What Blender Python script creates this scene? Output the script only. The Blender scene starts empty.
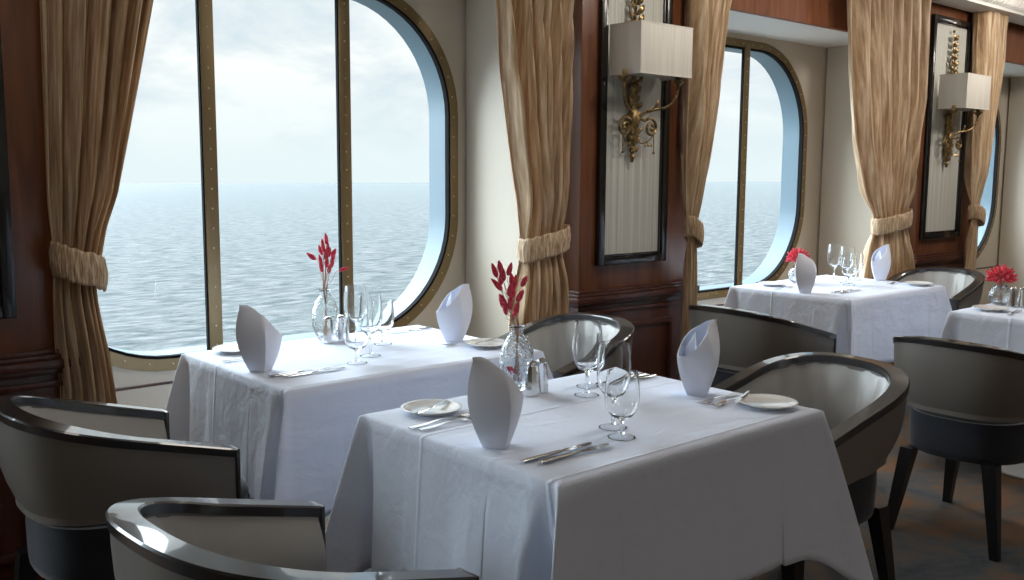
import bpy, bmesh, math, random
from mathutils import Vector, Matrix
R = math.radians
rnd = random.Random(7)
sc = bpy.context.scene
COL = sc.collection

# ------------------------------------------------------------------ materials
def mat(name):
    m = bpy.data.materials.new(name); m.use_nodes = True
    nt = m.node_tree; b = nt.nodes['Principled BSDF']
    return m, nt, b
def simple(name, col, rough=.5, metal=0, spec=.5, coat=0, sheen=0):
    m, nt, b = mat(name)
    b.inputs['Base Color'].default_value = (*col, 1); b.inputs['Roughness'].default_value = rough
    b.inputs['Metallic'].default_value = metal; b.inputs['Specular IOR Level'].default_value = spec
    b.inputs['Coat Weight'].default_value = coat; b.inputs['Sheen Weight'].default_value = sheen
    return m
def N(nt, t, **k):
    n = nt.nodes.new(t)
    for a, v in k.items():
        if a in n.inputs: n.inputs[a].default_value = v
        else: setattr(n, a, v)
    return n
def coords(nt, scale=(1, 1, 1), src='Object'):
    t = N(nt, 'ShaderNodeTexCoord'); mp = N(nt, 'ShaderNodeMapping'); mp.inputs['Scale'].default_value = scale
    nt.links.new(t.outputs[src], mp.inputs['Vector']); return mp.outputs['Vector']
def noise(nt, vec, scale, detail=3, dist=0, rough=.5):
    n = N(nt, 'ShaderNodeTexNoise'); n.inputs['Scale'].default_value = scale; n.inputs['Detail'].default_value = detail
    n.inputs['Distortion'].default_value = dist; n.inputs['Roughness'].default_value = rough
    nt.links.new(vec, n.inputs['Vector']); return n.outputs['Fac']
def ramp(nt, fac, stops):
    r = N(nt, 'ShaderNodeValToRGB'); e = r.color_ramp.elements
    while len(e) < len(stops): e.new(.5)
    for i, (p, c) in enumerate(stops): e[i].position = p; e[i].color = (*c, 1)
    nt.links.new(fac, r.inputs['Fac']); return r.outputs['Color']
def bump(nt, b, h, strength=.3, dist=.01):
    n = N(nt, 'ShaderNodeBump'); n.inputs['Strength'].default_value = strength; n.inputs['Distance'].default_value = dist
    nt.links.new(h, n.inputs['Height']); nt.links.new(n.outputs['Normal'], b.inputs['Normal']); return n
M = {}
def wood(name, c1, c2, rough=.28):
    m, nt, b = mat(name); v = coords(nt, (9, 9, .8))
    f = noise(nt, v, 2.2, 5, 1.2); nt.links.new(ramp(nt, f, [(.3, c1), (.7, c2)]), b.inputs['Base Color'])
    b.inputs['Roughness'].default_value = rough; b.inputs['Coat Weight'].default_value = .12; b.inputs['Coat Roughness'].default_value = .3
    return m
M['wood'] = wood('mahogany', (.10, .034, .014), (.19, .068, .027))
M['wood_beam'] = wood('mahogany_light', (.20, .07, .032), (.32, .12, .055), .55)
M['wood_shaded'] = wood('mahogany_shaded', (.05, .015, .010), (.09, .028, .016))  # darker copy of the mahogany: shade low on the pillars put into the colour
M['black'] = simple('black_lacquer', (.008, .007, .007), .22, coat=.4)
M['gasket'] = simple('rubber', (.010, .010, .011), .9, spec=.1)
M['wall'] = simple('cream_wall', (.57, .51, .42), .55)
M['soffit'] = simple('white_paint', (.82, .80, .76), .6)
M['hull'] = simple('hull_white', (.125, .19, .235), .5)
M['ceil'] = simple('ceiling_paint', (.66, .60, .52), .7)
M['bronze'] = simple('bronze', (.22, .155, .075), .42, .55)
M['screw'] = simple('screw', (.65, .55, .38), .3, .9)
M['chrome'] = simple('chrome', (.78, .78, .78), .12, 1)
M['steel'] = simple('steel', (.72, .72, .72), .16, 1)
M['china'] = simple('china', (.84, .84, .82), .12, coat=.5)
M['leg'] = simple('black_leg', (.006, .006, .007), .35)
M['tablebase'] = simple('table_base_white', (.85, .86, .87), .3)
def leather(name, c, rough):
    m, nt, b = mat(name); b.inputs['Base Color'].default_value = (*c, 1); b.inputs['Roughness'].default_value = rough
    v = coords(nt); bump(nt, b, noise(nt, v, 160, 3), .12, .002); b.inputs['Specular IOR Level'].default_value = .55
    return m
M['leather'] = leather('taupe_leather', (.165, .148, .130), .36)
M['leather_in'] = leather('inner_leather', (.40, .38, .35), .30)
M['rim'] = simple('rim_wood', (.014, .012, .012), .30, coat=.75)
def fabric(name, c1, c2, sc_=400, rough=.85, sheen=.3):
    m, nt, b = mat(name); v = coords(nt)
    f = noise(nt, v, sc_, 2); nt.links.new(ramp(nt, f, [(.35, c1), (.65, c2)]), b.inputs['Base Color'])
    b.inputs['Roughness'].default_value = rough; b.inputs['Sheen Weight'].default_value = sheen
    b.inputs['Sheen Roughness'].default_value = .4
    bump(nt, b, f, .2, .002); return m
M['seat'] = fabric('navy_velvet', (.009, .011, .017), (.017, .020, .029), 200)
# cloth: white linen with soft wrinkles and pressed fold lines
def cloth(name, creases):
    m, nt, b = mat(name); b.inputs['Base Color'].default_value = (.72, .78, .91, 1)
    b.inputs['Roughness'].default_value = .75; b.inputs['Sheen Weight'].default_value = .15
    v = coords(nt, (1.0, 2.4, 2.0)); f1 = noise(nt, v, 6, 4, .6)
    f2 = noise(nt, coords(nt, (1, 1, .6)), 9, 3, .6)
    a = N(nt, 'ShaderNodeMath', operation='MULTIPLY'); nt.links.new(f1, a.inputs[0]); a.inputs[1].default_value = 1.0
    a2 = N(nt, 'ShaderNodeMath', operation='MULTIPLY_ADD'); nt.links.new(f2, a2.inputs[0]); a2.inputs[1].default_value = .2; nt.links.new(a.outputs[0], a2.inputs[2])
    cur = a2.outputs[0]
    sx = N(nt, 'ShaderNodeSeparateXYZ'); nt.links.new(coords(nt), sx.inputs[0])
    for ax, p in creases:
        d = N(nt, 'ShaderNodeMath', operation='SUBTRACT'); nt.links.new(sx.outputs[ax], d.inputs[0]); d.inputs[1].default_value = p
        ab = N(nt, 'ShaderNodeMath', operation='ABSOLUTE'); nt.links.new(d.outputs[0], ab.inputs[0])
        mr = N(nt, 'ShaderNodeMapRange'); mr.inputs['From Min'].default_value = 0; mr.inputs['From Max'].default_value = .009
        mr.inputs['To Min'].default_value = .45; mr.inputs['To Max'].default_value = 0; mr.interpolation_type = 'SMOOTHSTEP'
        nt.links.new(ab.outputs[0], mr.inputs['Value'])
        ad = N(nt, 'ShaderNodeMath', operation='ADD'); nt.links.new(cur, ad.inputs[0]); nt.links.new(mr.outputs[0], ad.inputs[1]); cur = ad.outputs[0]
    bump(nt, b, cur, .55, .012)
    return m
M['cloth'] = cloth('table_linen', [('Y', -.350), ('Y', .105)])
M['napkin'] = simple('napkin_linen', (.80, .83, .93), .75, sheen=.2)
# curtain
m, nt, b = mat('striped_silk'); M['curtain'] = m
v = coords(nt, (1, .05, 1), 'UV'); f = noise(nt, v, 26, 4, .15, .62)
c_ = ramp(nt, f, [(.32, (.34, .20, .10)), (.50, (.62, .43, .25)), (.68, (.95, .79, .56))])
nt.links.new(c_, b.inputs['Base Color']); b.inputs['Roughness'].default_value = .55; b.inputs['Sheen Weight'].default_value = .3
bump(nt, b, f, .5, .006)
tr = N(nt, 'ShaderNodeBsdfTranslucent'); nt.links.new(c_, tr.inputs['Color'])
mx = N(nt, 'ShaderNodeMixShader'); mx.inputs[0].default_value = .22
nt.links.new(b.outputs[0], mx.inputs[1]); nt.links.new(tr.outputs[0], mx.inputs[2]); nt.links.new(mx.outputs[0], nt.nodes['Material Output'].inputs['Surface'])
# pale ribbed fabric in the framed panels
m, nt, b = mat('ribbed_silk'); M['panel'] = m
v = coords(nt, (1, 0, .01)); f = noise(nt, v, 70, 3)
nt.links.new(ramp(nt, f, [(.3, (.40, .40, .36)), (.7, (.60, .60, .54))]), b.inputs['Base Color']); b.inputs['Roughness'].default_value = .5
bump(nt, b, f, .5, .004)
m, nt, b = mat('lamp_shade_silk'); M['shade'] = m
f = noise(nt, coords(nt, (1, 1, .02)), 150, 2)
nt.links.new(ramp(nt, f, [(.3, (.56, .53, .47)), (.7, (.68, .65, .58))]), b.inputs['Base Color']); b.inputs['Roughness'].default_value = .8
# aged gold
m, nt, b = mat('aged_gold'); M['gold'] = m
f = noise(nt, coords(nt), 60, 3)
nt.links.new(ramp(nt, f, [(.35, (.10, .065, .025)), (.7, (.42, .29, .13))]), b.inputs['Base Color'])
b.inputs['Metallic'].default_value = .8; b.inputs['Roughness'].default_value = .38
# carpet
m, nt, b = mat('mottled_carpet'); M['carpet'] = m
v = coords(nt); f = noise(nt, v, 2.2, 8, .6, .72)
c = ramp(nt, f, [(.34, (.035, .040, .050)), (.46, (.075, .078, .082)), (.54, (.13, .085, .055)), (.62, (.19, .085, .035)), (.74, (.09, .08, .075))])
nt.links.new(c, b.inputs['Base Color']); b.inputs['Roughness'].default_value = .95
bump(nt, b, noise(nt, v, 300, 2), .4, .004)
# glass
m, nt, b = mat('clear_glass'); M['glass'] = m
b.inputs['Base Color'].default_value = (.98, .99, .99, 1); b.inputs['Transmission Weight'].default_value = 1
b.inputs['Roughness'].default_value = .0; b.inputs['IOR'].default_value = 1.45
m = bpy.data.materials.new('thin_glass'); m.use_nodes = True; nt = m.node_tree; nt.nodes.clear(); M['thin'] = m
o = N(nt, 'ShaderNodeOutputMaterial'); t = N(nt, 'ShaderNodeBsdfTransparent'); t.inputs[0].default_value = (.95, .965, .97, 1)
g = N(nt, 'ShaderNodeBsdfGlossy'); g.inputs['Roughness'].default_value = .05
lw = N(nt, 'ShaderNodeLayerWeight'); lw.inputs['Blend'].default_value = .12
mx = N(nt, 'ShaderNodeMixShader'); nt.links.new(lw.outputs['Fresnel'], mx.inputs[0]); nt.links.new(t.outputs[0], mx.inputs[1]); nt.links.new(g.outputs[0], mx.inputs[2]); nt.links.new(mx.outputs[0], o.inputs[0])
m, nt, b = mat('seeded_glass'); M['glass_seed'] = m
b.inputs['Base Color'].default_value = (.96, .99, .99, 1); b.inputs['Transmission Weight'].default_value = 1
b.inputs['Roughness'].default_value = .03; b.inputs['IOR'].default_value = 1.4
vo = N(nt, 'ShaderNodeTexVoronoi'); vo.inputs['Scale'].default_value = 110; nt.links.new(coords(nt), vo.inputs['Vector'])
bump(nt, b, vo.outputs['Distance'], .5, .004)
m = bpy.data.materials.new('window_glass'); m.use_nodes = True; nt = m.node_tree; nt.nodes.clear(); M['pane'] = m
o = N(nt, 'ShaderNodeOutputMaterial'); t = N(nt, 'ShaderNodeBsdfTransparent'); t.inputs[0].default_value = (.96, .985, .985, 1)
g = N(nt, 'ShaderNodeBsdfGlossy'); g.inputs['Roughness'].default_value = .02
mx = N(nt, 'ShaderNodeMixShader'); mx.inputs[0].default_value = .003; nt.links.new(t.outputs[0], mx.inputs[1]); nt.links.new(g.outputs[0], mx.inputs[2]); nt.links.new(mx.outputs[0], o.inputs[0])
# red bunny tail grass
m, nt, b = mat('dyed_red_grass'); M['red'] = m
f = noise(nt, coords(nt), 220, 2)
nt.links.new(ramp(nt, f, [(.35, (.62, .014, .045)), (.65, (.95, .09, .14))]), b.inputs['Base Color'])
b.inputs['Roughness'].default_value = .8; b.inputs['Sheen Weight'].default_value = .8; b.inputs['Sheen Tint'].default_value = (1, .35, .4, 1)
bump(nt, b, f, 1, .006)
M['stem'] = simple('dried_stem', (.50, .30, .22), .7)
# sea
m, nt, b = mat('sea_water'); M['sea'] = m
v = coords(nt, (1.0, 1.9, 1)); f1 = noise(nt, v, .30, 8, .6, .68)
f2 = noise(nt, coords(nt, (.7, 1.5, 1)), .42, 7, .6, .68)
c = ramp(nt, f2, [(.38, (.078, .100, .108)), (.62, (.205, .220, .226))])
nt.links.new(c, b.inputs['Base Color'])
b.inputs['Roughness'].default_value = .5; b.inputs['IOR'].default_value = 1.33; b.inputs['Specular IOR Level'].default_value = .02
bump(nt, b, f1, 1.0, 1.3)

M['wood_beam'].node_tree.nodes['Principled BSDF'].inputs['Coat Weight'].default_value = 0
M['wood_beam'].node_tree.nodes['Principled BSDF'].inputs['Specular IOR Level'].default_value = .2
# ------------------------------------------------------------------ mesh helpers
def mesh_obj(name, vs, fs, m, parent=None, smooth=35, mats=None, midx=None):
    me = bpy.data.meshes.new(name); me.from_pydata([tuple(v) for v in vs], [], fs); me.validate()
    bm = bmesh.new(); bm.from_mesh(me); bmesh.ops.recalc_face_normals(bm, faces=bm.faces); bm.to_mesh(me); bm.free()
    me.materials.append(m)
    if smooth:
        me.polygons.foreach_set('use_smooth', [True]*len(me.polygons))
        if smooth < 180: me.set_sharp_from_angle(angle=R(smooth))
    o = bpy.data.objects.new(name, me); COL.objects.link(o)
    if parent: o.parent = parent
    return o
class MB:
    """collects vertices and faces of ONE mesh"""
    def __init__(s): s.v = []; s.f = []
    def add(s, vs, fs, mtx=None):
        o = len(s.v); s.v += [(mtx @ Vector(v)) if mtx else Vector(v) for v in vs]; s.f += [tuple(i+o for i in f) for f in fs]; return s
    def box(s, x0, x1, y0, y1, z0, z1, bev=0, mtx=None):
        bm = bmesh.new(); bmesh.ops.create_cube(bm, size=1)
        for v in bm.verts: v.co = Vector(((x0+x1)/2+v.co.x*(x1-x0), (y0+y1)/2+v.co.y*(y1-y0), (z0+z1)/2+v.co.z*(z1-z0)))
        if bev: bmesh.ops.bevel(bm, geom=bm.edges[:], offset=bev, segments=2, affect='EDGES', profile=.6)
        bm.verts.index_update(); s.add([v.co.copy() for v in bm.verts], [[v.index for v in f.verts] for f in bm.faces], mtx); bm.free(); return s
    def lathe(s, prof, n=32, mtx=None, sx=1, sy=1):
        vs = []; fs = []; rings = []
        for (r, z) in prof:
            if r < 1e-5: rings.append([len(vs)]); vs.append((0, 0, z))
            else:
                rings.append(list(range(len(vs), len(vs)+n)))
                vs += [(r*sx*math.cos(2*math.pi*i/n), r*sy*math.sin(2*math.pi*i/n), z) for i in range(n)]
        for a, b_ in zip(rings, rings[1:]):
            if len(a) == 1 and len(b_) == 1: continue
            for i in range(n):
                j = (i+1) % n
                if len(a) == 1: fs.append((a[0], b_[i], b_[j]))
                elif len(b_) == 1: fs.append((a[i], a[j], b_[0]))
                else: fs.append((a[i], a[j], b_[j], b_[i]))
        return s.add(vs, fs, mtx)
    def tube(s, pts, rads, n=8, mtx=None, cap=True, flat=1):
        P = [Vector(p) for p in pts]; K = len(P)
        if not hasattr(rads, '__len__'): rads = [rads]*K
        vs = []; fs = []; up = None
        for i, p in enumerate(P):
            t = (P[min(i+1, K-1)]-P[max(i-1, 0)])
            t = t.normalized() if t.length > 1e-9 else Vector((0, 0, 1))
            if up is None: up = t.orthogonal().normalized()
            up = (up-t*up.dot(t)); up = up.normalized() if up.length > 1e-6 else t.orthogonal().normalized()
            sd = t.cross(up)
            for j in range(n):
                a = 2*math.pi*j/n; vs.append(p+up*math.cos(a)*rads[i]*flat+sd*math.sin(a)*rads[i])
        for i in range(K-1):
            for j in range(n): fs.append((i*n+j, i*n+(j+1) % n, (i+1)*n+(j+1) % n, (i+1)*n+j))
        if cap: fs += [tuple(range(n))[::-1], tuple((K-1)*n+j for j in range(n))]
        return s.add(vs, fs, mtx)
    def ball(s, c, r, n=8, mtx=None, sc_=(1, 1, 1), rot=None):
        prof = [(math.sin(math.pi*i/n)*r, -math.cos(math.pi*i/n)*r) for i in range(n+1)]
        mt = Matrix.Translation(c) @ (rot.to_4x4() if rot else Matrix.Identity(4)) @ Matrix.Diagonal((*sc_, 1))
        return s.lathe(prof, max(6, n), (mtx @ mt) if mtx else mt)
    def build(s, name, m, parent=None, smooth=35): return mesh_obj(name, s.v, s.f, m, parent, smooth)
def tag(o, label, cat=None, group=None):
    o['label'] = label
    if cat: o['category'] = cat
    if group: o['group'] = group
    return o
def struct(o, label=None):
    o['kind'] = 'structure'
    if label: o['label'] = label
    return o
def empty(name, loc=(0, 0, 0), rz=0, label=None, cat=None, group=None):
    e = bpy.data.objects.new(name, None); COL.objects.link(e); e.location = loc; e.rotation_euler = (0, 0, rz); e.empty_display_size = .1
    if label: tag(e, label, cat, group)
    return e
def copy_tree(o, parent=None):
    c = o.copy(); COL.objects.link(c); c.parent = parent
    for ch in list(o.children): copy_tree(ch, c)
    return c
def place(o, loc, rz, label):
    o.location = loc; o.rotation_euler = (0, 0, rz); o['label'] = label; return o

# ------------------------------------------------------------------ setting
YW = 4.0      # inner face of the ship's side wall
YP = 3.33     # face of the wood pillars
CZ = 2.78
struct(MB().box(-5, 15, -5, 4.25, -.1, 0).build('floor', M['carpet'], None, 0))
struct(MB().box(-5, 15, -5, 4.25, CZ, CZ+.1).build('ceiling', M['ceil'], None, 0))
struct(MB().box(-5.1, 15.1, -5.1, -5, 0, CZ).build('wall_back', M['wall'], None, 0))
struct(MB().box(-5.1, -5, -5, 4.2, 0, CZ).build('wall_left', M['wall'], None, 0))
struct(MB().box(15, 15.1, -5, 4.2, 0, CZ).build('wall_right', M['wall'], None, 0))
def rrect(x0, x1, z0, z1, r, n=14):
    P = []
    for cx, cz, a0 in ((x1-r, z1-r, 0), (x0+r, z1-r, 90), (x0+r, z0+r, 180), (x1-r, z0+r, 270)):
        for i in range(n+1):
            a = R(a0+90*i/n); P.append((cx+r*math.cos(a), cz+r*math.sin(a)))
    return P
WINS = [(-2.35, -.19), (.94, 3.10), (4.20, 6.37), (7.60, 9.77)]
WB, WT, WR = .55, 2.297, .62
G = .06       # frame width
# side wall with rounded openings: filled outline extruded
bm = bmesh.new()
def loop(pts, y):
    vs = [bm.verts.new((x, y, z)) for x, z in pts]
    return [bm.edges.new((vs[i], vs[(i+1) % len(vs)])) for i in range(len(vs))]
es = loop([(-5, 0), (15, 0), (15, CZ), (-5, CZ)], YW)
for (a, b_) in WINS: es += loop(rrect(a+.02, b_-.02, WB+.02, WT-.02, WR-.02), YW)
bmesh.ops.triangle_fill(bm, use_beauty=True, use_dissolve=False, edges=es)
ext = bmesh.ops.extrude_face_region(bm, geom=bm.faces[:])
for g_ in ext['geom']:
    if isinstance(g_, bmesh.types.BMVert): g_.co.y += .05
bmesh.ops.recalc_face_normals(bm, faces=bm.faces)
me = bpy.data.meshes.new('wall_window'); bm.to_mesh(me); bm.free(); me.materials.append(M['wall'])
o = bpy.data.objects.new('wall_window', me); COL.objects.link(o); struct(o)
# window units
def ring(mb, a, b_, y0, y1):
    """closed ring between outlines a (outer) and b_ (inner), from y0 to y1"""
    n = len(a); vs = [(x, y0, z) for x, z in a]+[(x, y0, z) for x, z in b_]+[(x, y1, z) for x, z in a]+[(x, y1, z) for x, z in b_]
    fs = []
    for i in range(n):
        j = (i+1) % n
        fs += [(i, j, n+j, n+i), (2*n+i, 2*n+j, 3*n+j, 3*n+i), (i, j, 2*n+j, 2*n+i), (n+i, n+j, 3*n+j, 3*n+i)]
    mb.add(vs, fs); return mb
for k, (a, b_) in enumerate(WINS):
    w = empty('window_%d' % (k+1), (0, 0, 0)); struct(w)
    ring(MB(), rrect(a, b_, WB, WT, WR), rrect(a+G-.006, b_-G+.006, WB+G-.006, WT-G+.006, WR-G+.006), YW-.018, YW+.010).build('window_frame', M['bronze'], w)
    ring(MB(), rrect(a+G-.008, b_-G+.008, WB+G-.008, WT-G+.008, WR-G+.008), rrect(a+G+.004, b_-G-.004, WB+G+.004, WT-G-.004, WR-G-.004), YW-.020, YW+.010).build('rubber_seal', M['gasket'], w)
    # deep outer reveal of the hull
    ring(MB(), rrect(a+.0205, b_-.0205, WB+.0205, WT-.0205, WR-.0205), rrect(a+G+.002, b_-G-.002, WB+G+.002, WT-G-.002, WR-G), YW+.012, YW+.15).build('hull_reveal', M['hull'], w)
    mw = (b_-a-2*G)/3
    for q in (1, 2):
        xm = a+G+mw*q + {(1, 1): .075, (1, 2): .065, (2, 1): .05, (2, 2): -.04}.get((k, q), 0)
        mb = MB().box(xm-.030, xm+.030, YW-.024, YW-.004, WB+.03, WT-.03, .003)
        mb.build('mullion', M['bronze'], w)
        MB().box(xm-.036, xm-.0305, YW-.018, YW+.0, WB+G, WT-G).build('rubber_seal', M['gasket'], w)
        mb = MB()
        for z in [WB+.09+.085*i for i in range(19)]: mb.ball((xm, YW-.025, z), .0045, 6)
        mb.build('screws', M['screw'], w)
    mb = MB(); P = rrect(a+G/2, b_-G/2, WB+G/2, WT-G/2, WR-G/2, 9)
    for i in range(len(P)):
        x0, z0 = P[i]; x1, z1 = P[(i+1) % len(P)]; L = math.hypot(x1-x0, z1-z0); q = max(1, round(L/.1))
        for t in range(q): mb.ball((x0+(x1-x0)*t/q, YW-.019, z0+(z1-z0)*t/q), .0045, 6)
    mb.build('screws', M['screw'], w)
    P = rrect(a+G, b_-G, WB+G, WT-G, WR-G)
    mb = MB(); n = len(P); mb.add([(x, YW+.012, z) for x, z in P]+[(x, YW+.018, z) for x, z in P], [tuple(range(n)), tuple(range(n, 2*n))]+[(i, (i+1) % n, n+(i+1) % n, n+i) for i in range(n)])
    mb.build('window_pane', M['pane'], w, 0)
# low ledge strip under the windows
struct(MB().box(-5, 15, YW-.012, YW-.001, .02, .492).build('baseboard_window', M['wall'], None, 0))
struct(MB().box(-5, 15, YW-.016, YW-.001, .4935, .502).build('trim_1', M['wood_shaded'], None, 0))
# pillars
PIL = [(-4.0, -2.75), (.12, .955), (3.345, 4.19), (6.80, 7.70), (10.1, 11.0)]
tn = 2
for (a, b_) in PIL:
    p = empty('trim_%d' % tn); tn += 1; struct(p)
    MB().box(a, b_, YP, YW-.02, .80, CZ-.02, .006).build('pillar_shaft', M['wood'], p)
    MB().box(a-.012, b_+.012, YP-.012, YW-.02, 0, .735, .004).build('pillar_base', M['wood_shaded'], p)
    # chair rail in three steps
    mb = MB()
    for (z0, z1, d) in ((.735, .755, .03), (.755, .785, .05), (.785, .80, .034), (.80, .815, .018), (.69, .712, .022)): mb.box(a-d, b_+d, YP-d, YW-.02, z0, z1, .005)
    mb.build('chair_rail', M['wood_shaded'], p)
    # framed field in the lower part
    mb = MB(); x0, x1 = a+.14, b_-.14
    mb.box(x0, x1, YP-.024, YP-.012, .13, .16, .004).box(x0, x1, YP-.024, YP-.012, .60, .63, .004).box(x0, x0+.03, YP-.024, YP-.012, .16, .60, .004).box(x1-.03, x1, YP-.024, YP-.012, .16, .60, .004)
    mb.build('field_molding', M['wood_shaded'], p)
    struct(MB().box(b_+.002, b_+.055, YP+.17, YW-.02, 0, 2.33).build('trim_%d' % (tn+10), M['wall'], None, 0))
    x0 = max([w[1] for w in WINS if w[1] < a]+[a-.26])+.055
    struct(MB().box(x0, a-.002, YP+.20, YW-.0165, 0, 2.334).build('trim_%d' % (tn+20), M['wall'], None, 0))
for k, (a, b_) in enumerate(zip(PIL, PIL[1:])):
    x0, x1 = a[1], b_[0]
    struct(MB().box(x0, x1, 3.42, 3.46, 2.33, CZ).build('trim_%d' % (tn), M['wood_beam'], None, 0)); tn += 1
    struct(MB().box(x0, x1, 3.46, YW, 2.335, 2.40).build('trim_%d' % (tn), M['soffit'], None, 0)); tn += 1
# crown cornice with a fluted band, under the ceiling
mb = MB(); prof = [(3.30, 2.60), (3.10, 2.60), (3.095, 2.625), (3.07, 2.635), (3.05, 2.69), (3.02, 2.70), (3.0, 2.74), (2.96, 2.75), (2.96, CZ), (3.30, CZ)]
n = len(prof)
mb.add([(-5, y, z) for y, z in prof]+[(15, y, z) for y, z in prof], [tuple(range(n)), tuple(range(n, 2*n))]+[(i, (i+1) % n, n+(i+1) % n, n+i) for i in range(n)])
for i in range(150):
    x = 3.0+i*.055
    mb.tube([(x, 3.094, 2.628), (x, 3.072, 2.645), (x, 3.055, 2.685)], [.014, .020, .016], 6)
struct(mb.build('trim_60', M['soffit'], None, 40))

# ------------------------------------------------------------------ framed fabric panels
def framed_panel(x0, x1, z0, z1, fw, label):
    e = empty('framed_panel', (x0, YP-.001, z0), 0, label, 'wall panel', 'framed fabric panels on the pillars')
    w, h = x1-x0, z1-z0; mb = MB()
    for (a, b_, c, d) in ((0, fw, 0, h), (w-fw, w, 0, h), (fw, w-fw, 0, fw), (fw, w-fw, h-fw, h)):
        mb.box(a, b_, -.03, 0, c, d, .006)
    for (a, b_, c, d) in ((fw, fw+.012, fw, h-fw), (w-fw-.012, w-fw, fw, h-fw), (fw+.012, w-fw-.012, fw, fw+.012), (fw+.012, w-fw-.012, h-fw-.012, h-fw)):
        mb.box(a, b_, -.02, 0, c, d, .003)
    mb.build('panel_frame', M['black'], e)
    MB().box(fw+.012, w-fw-.012, -.008, 0, fw+.012, h-fw-.012).build('fabric_insert', M['panel'], e, 0)
framed_panel(.20, .80, .93, 2.53, .042, 'black framed panel on the dark wood pillar at the left picture edge')
framed_panel(3.452, 3.975, .935, 2.53, .042, 'black framed pale fabric panel on the middle wood pillar between the windows')
framed_panel(6.85, 7.46, .925, 2.53, .042, 'black framed pale fabric panel on the far right wood pillar')

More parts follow.
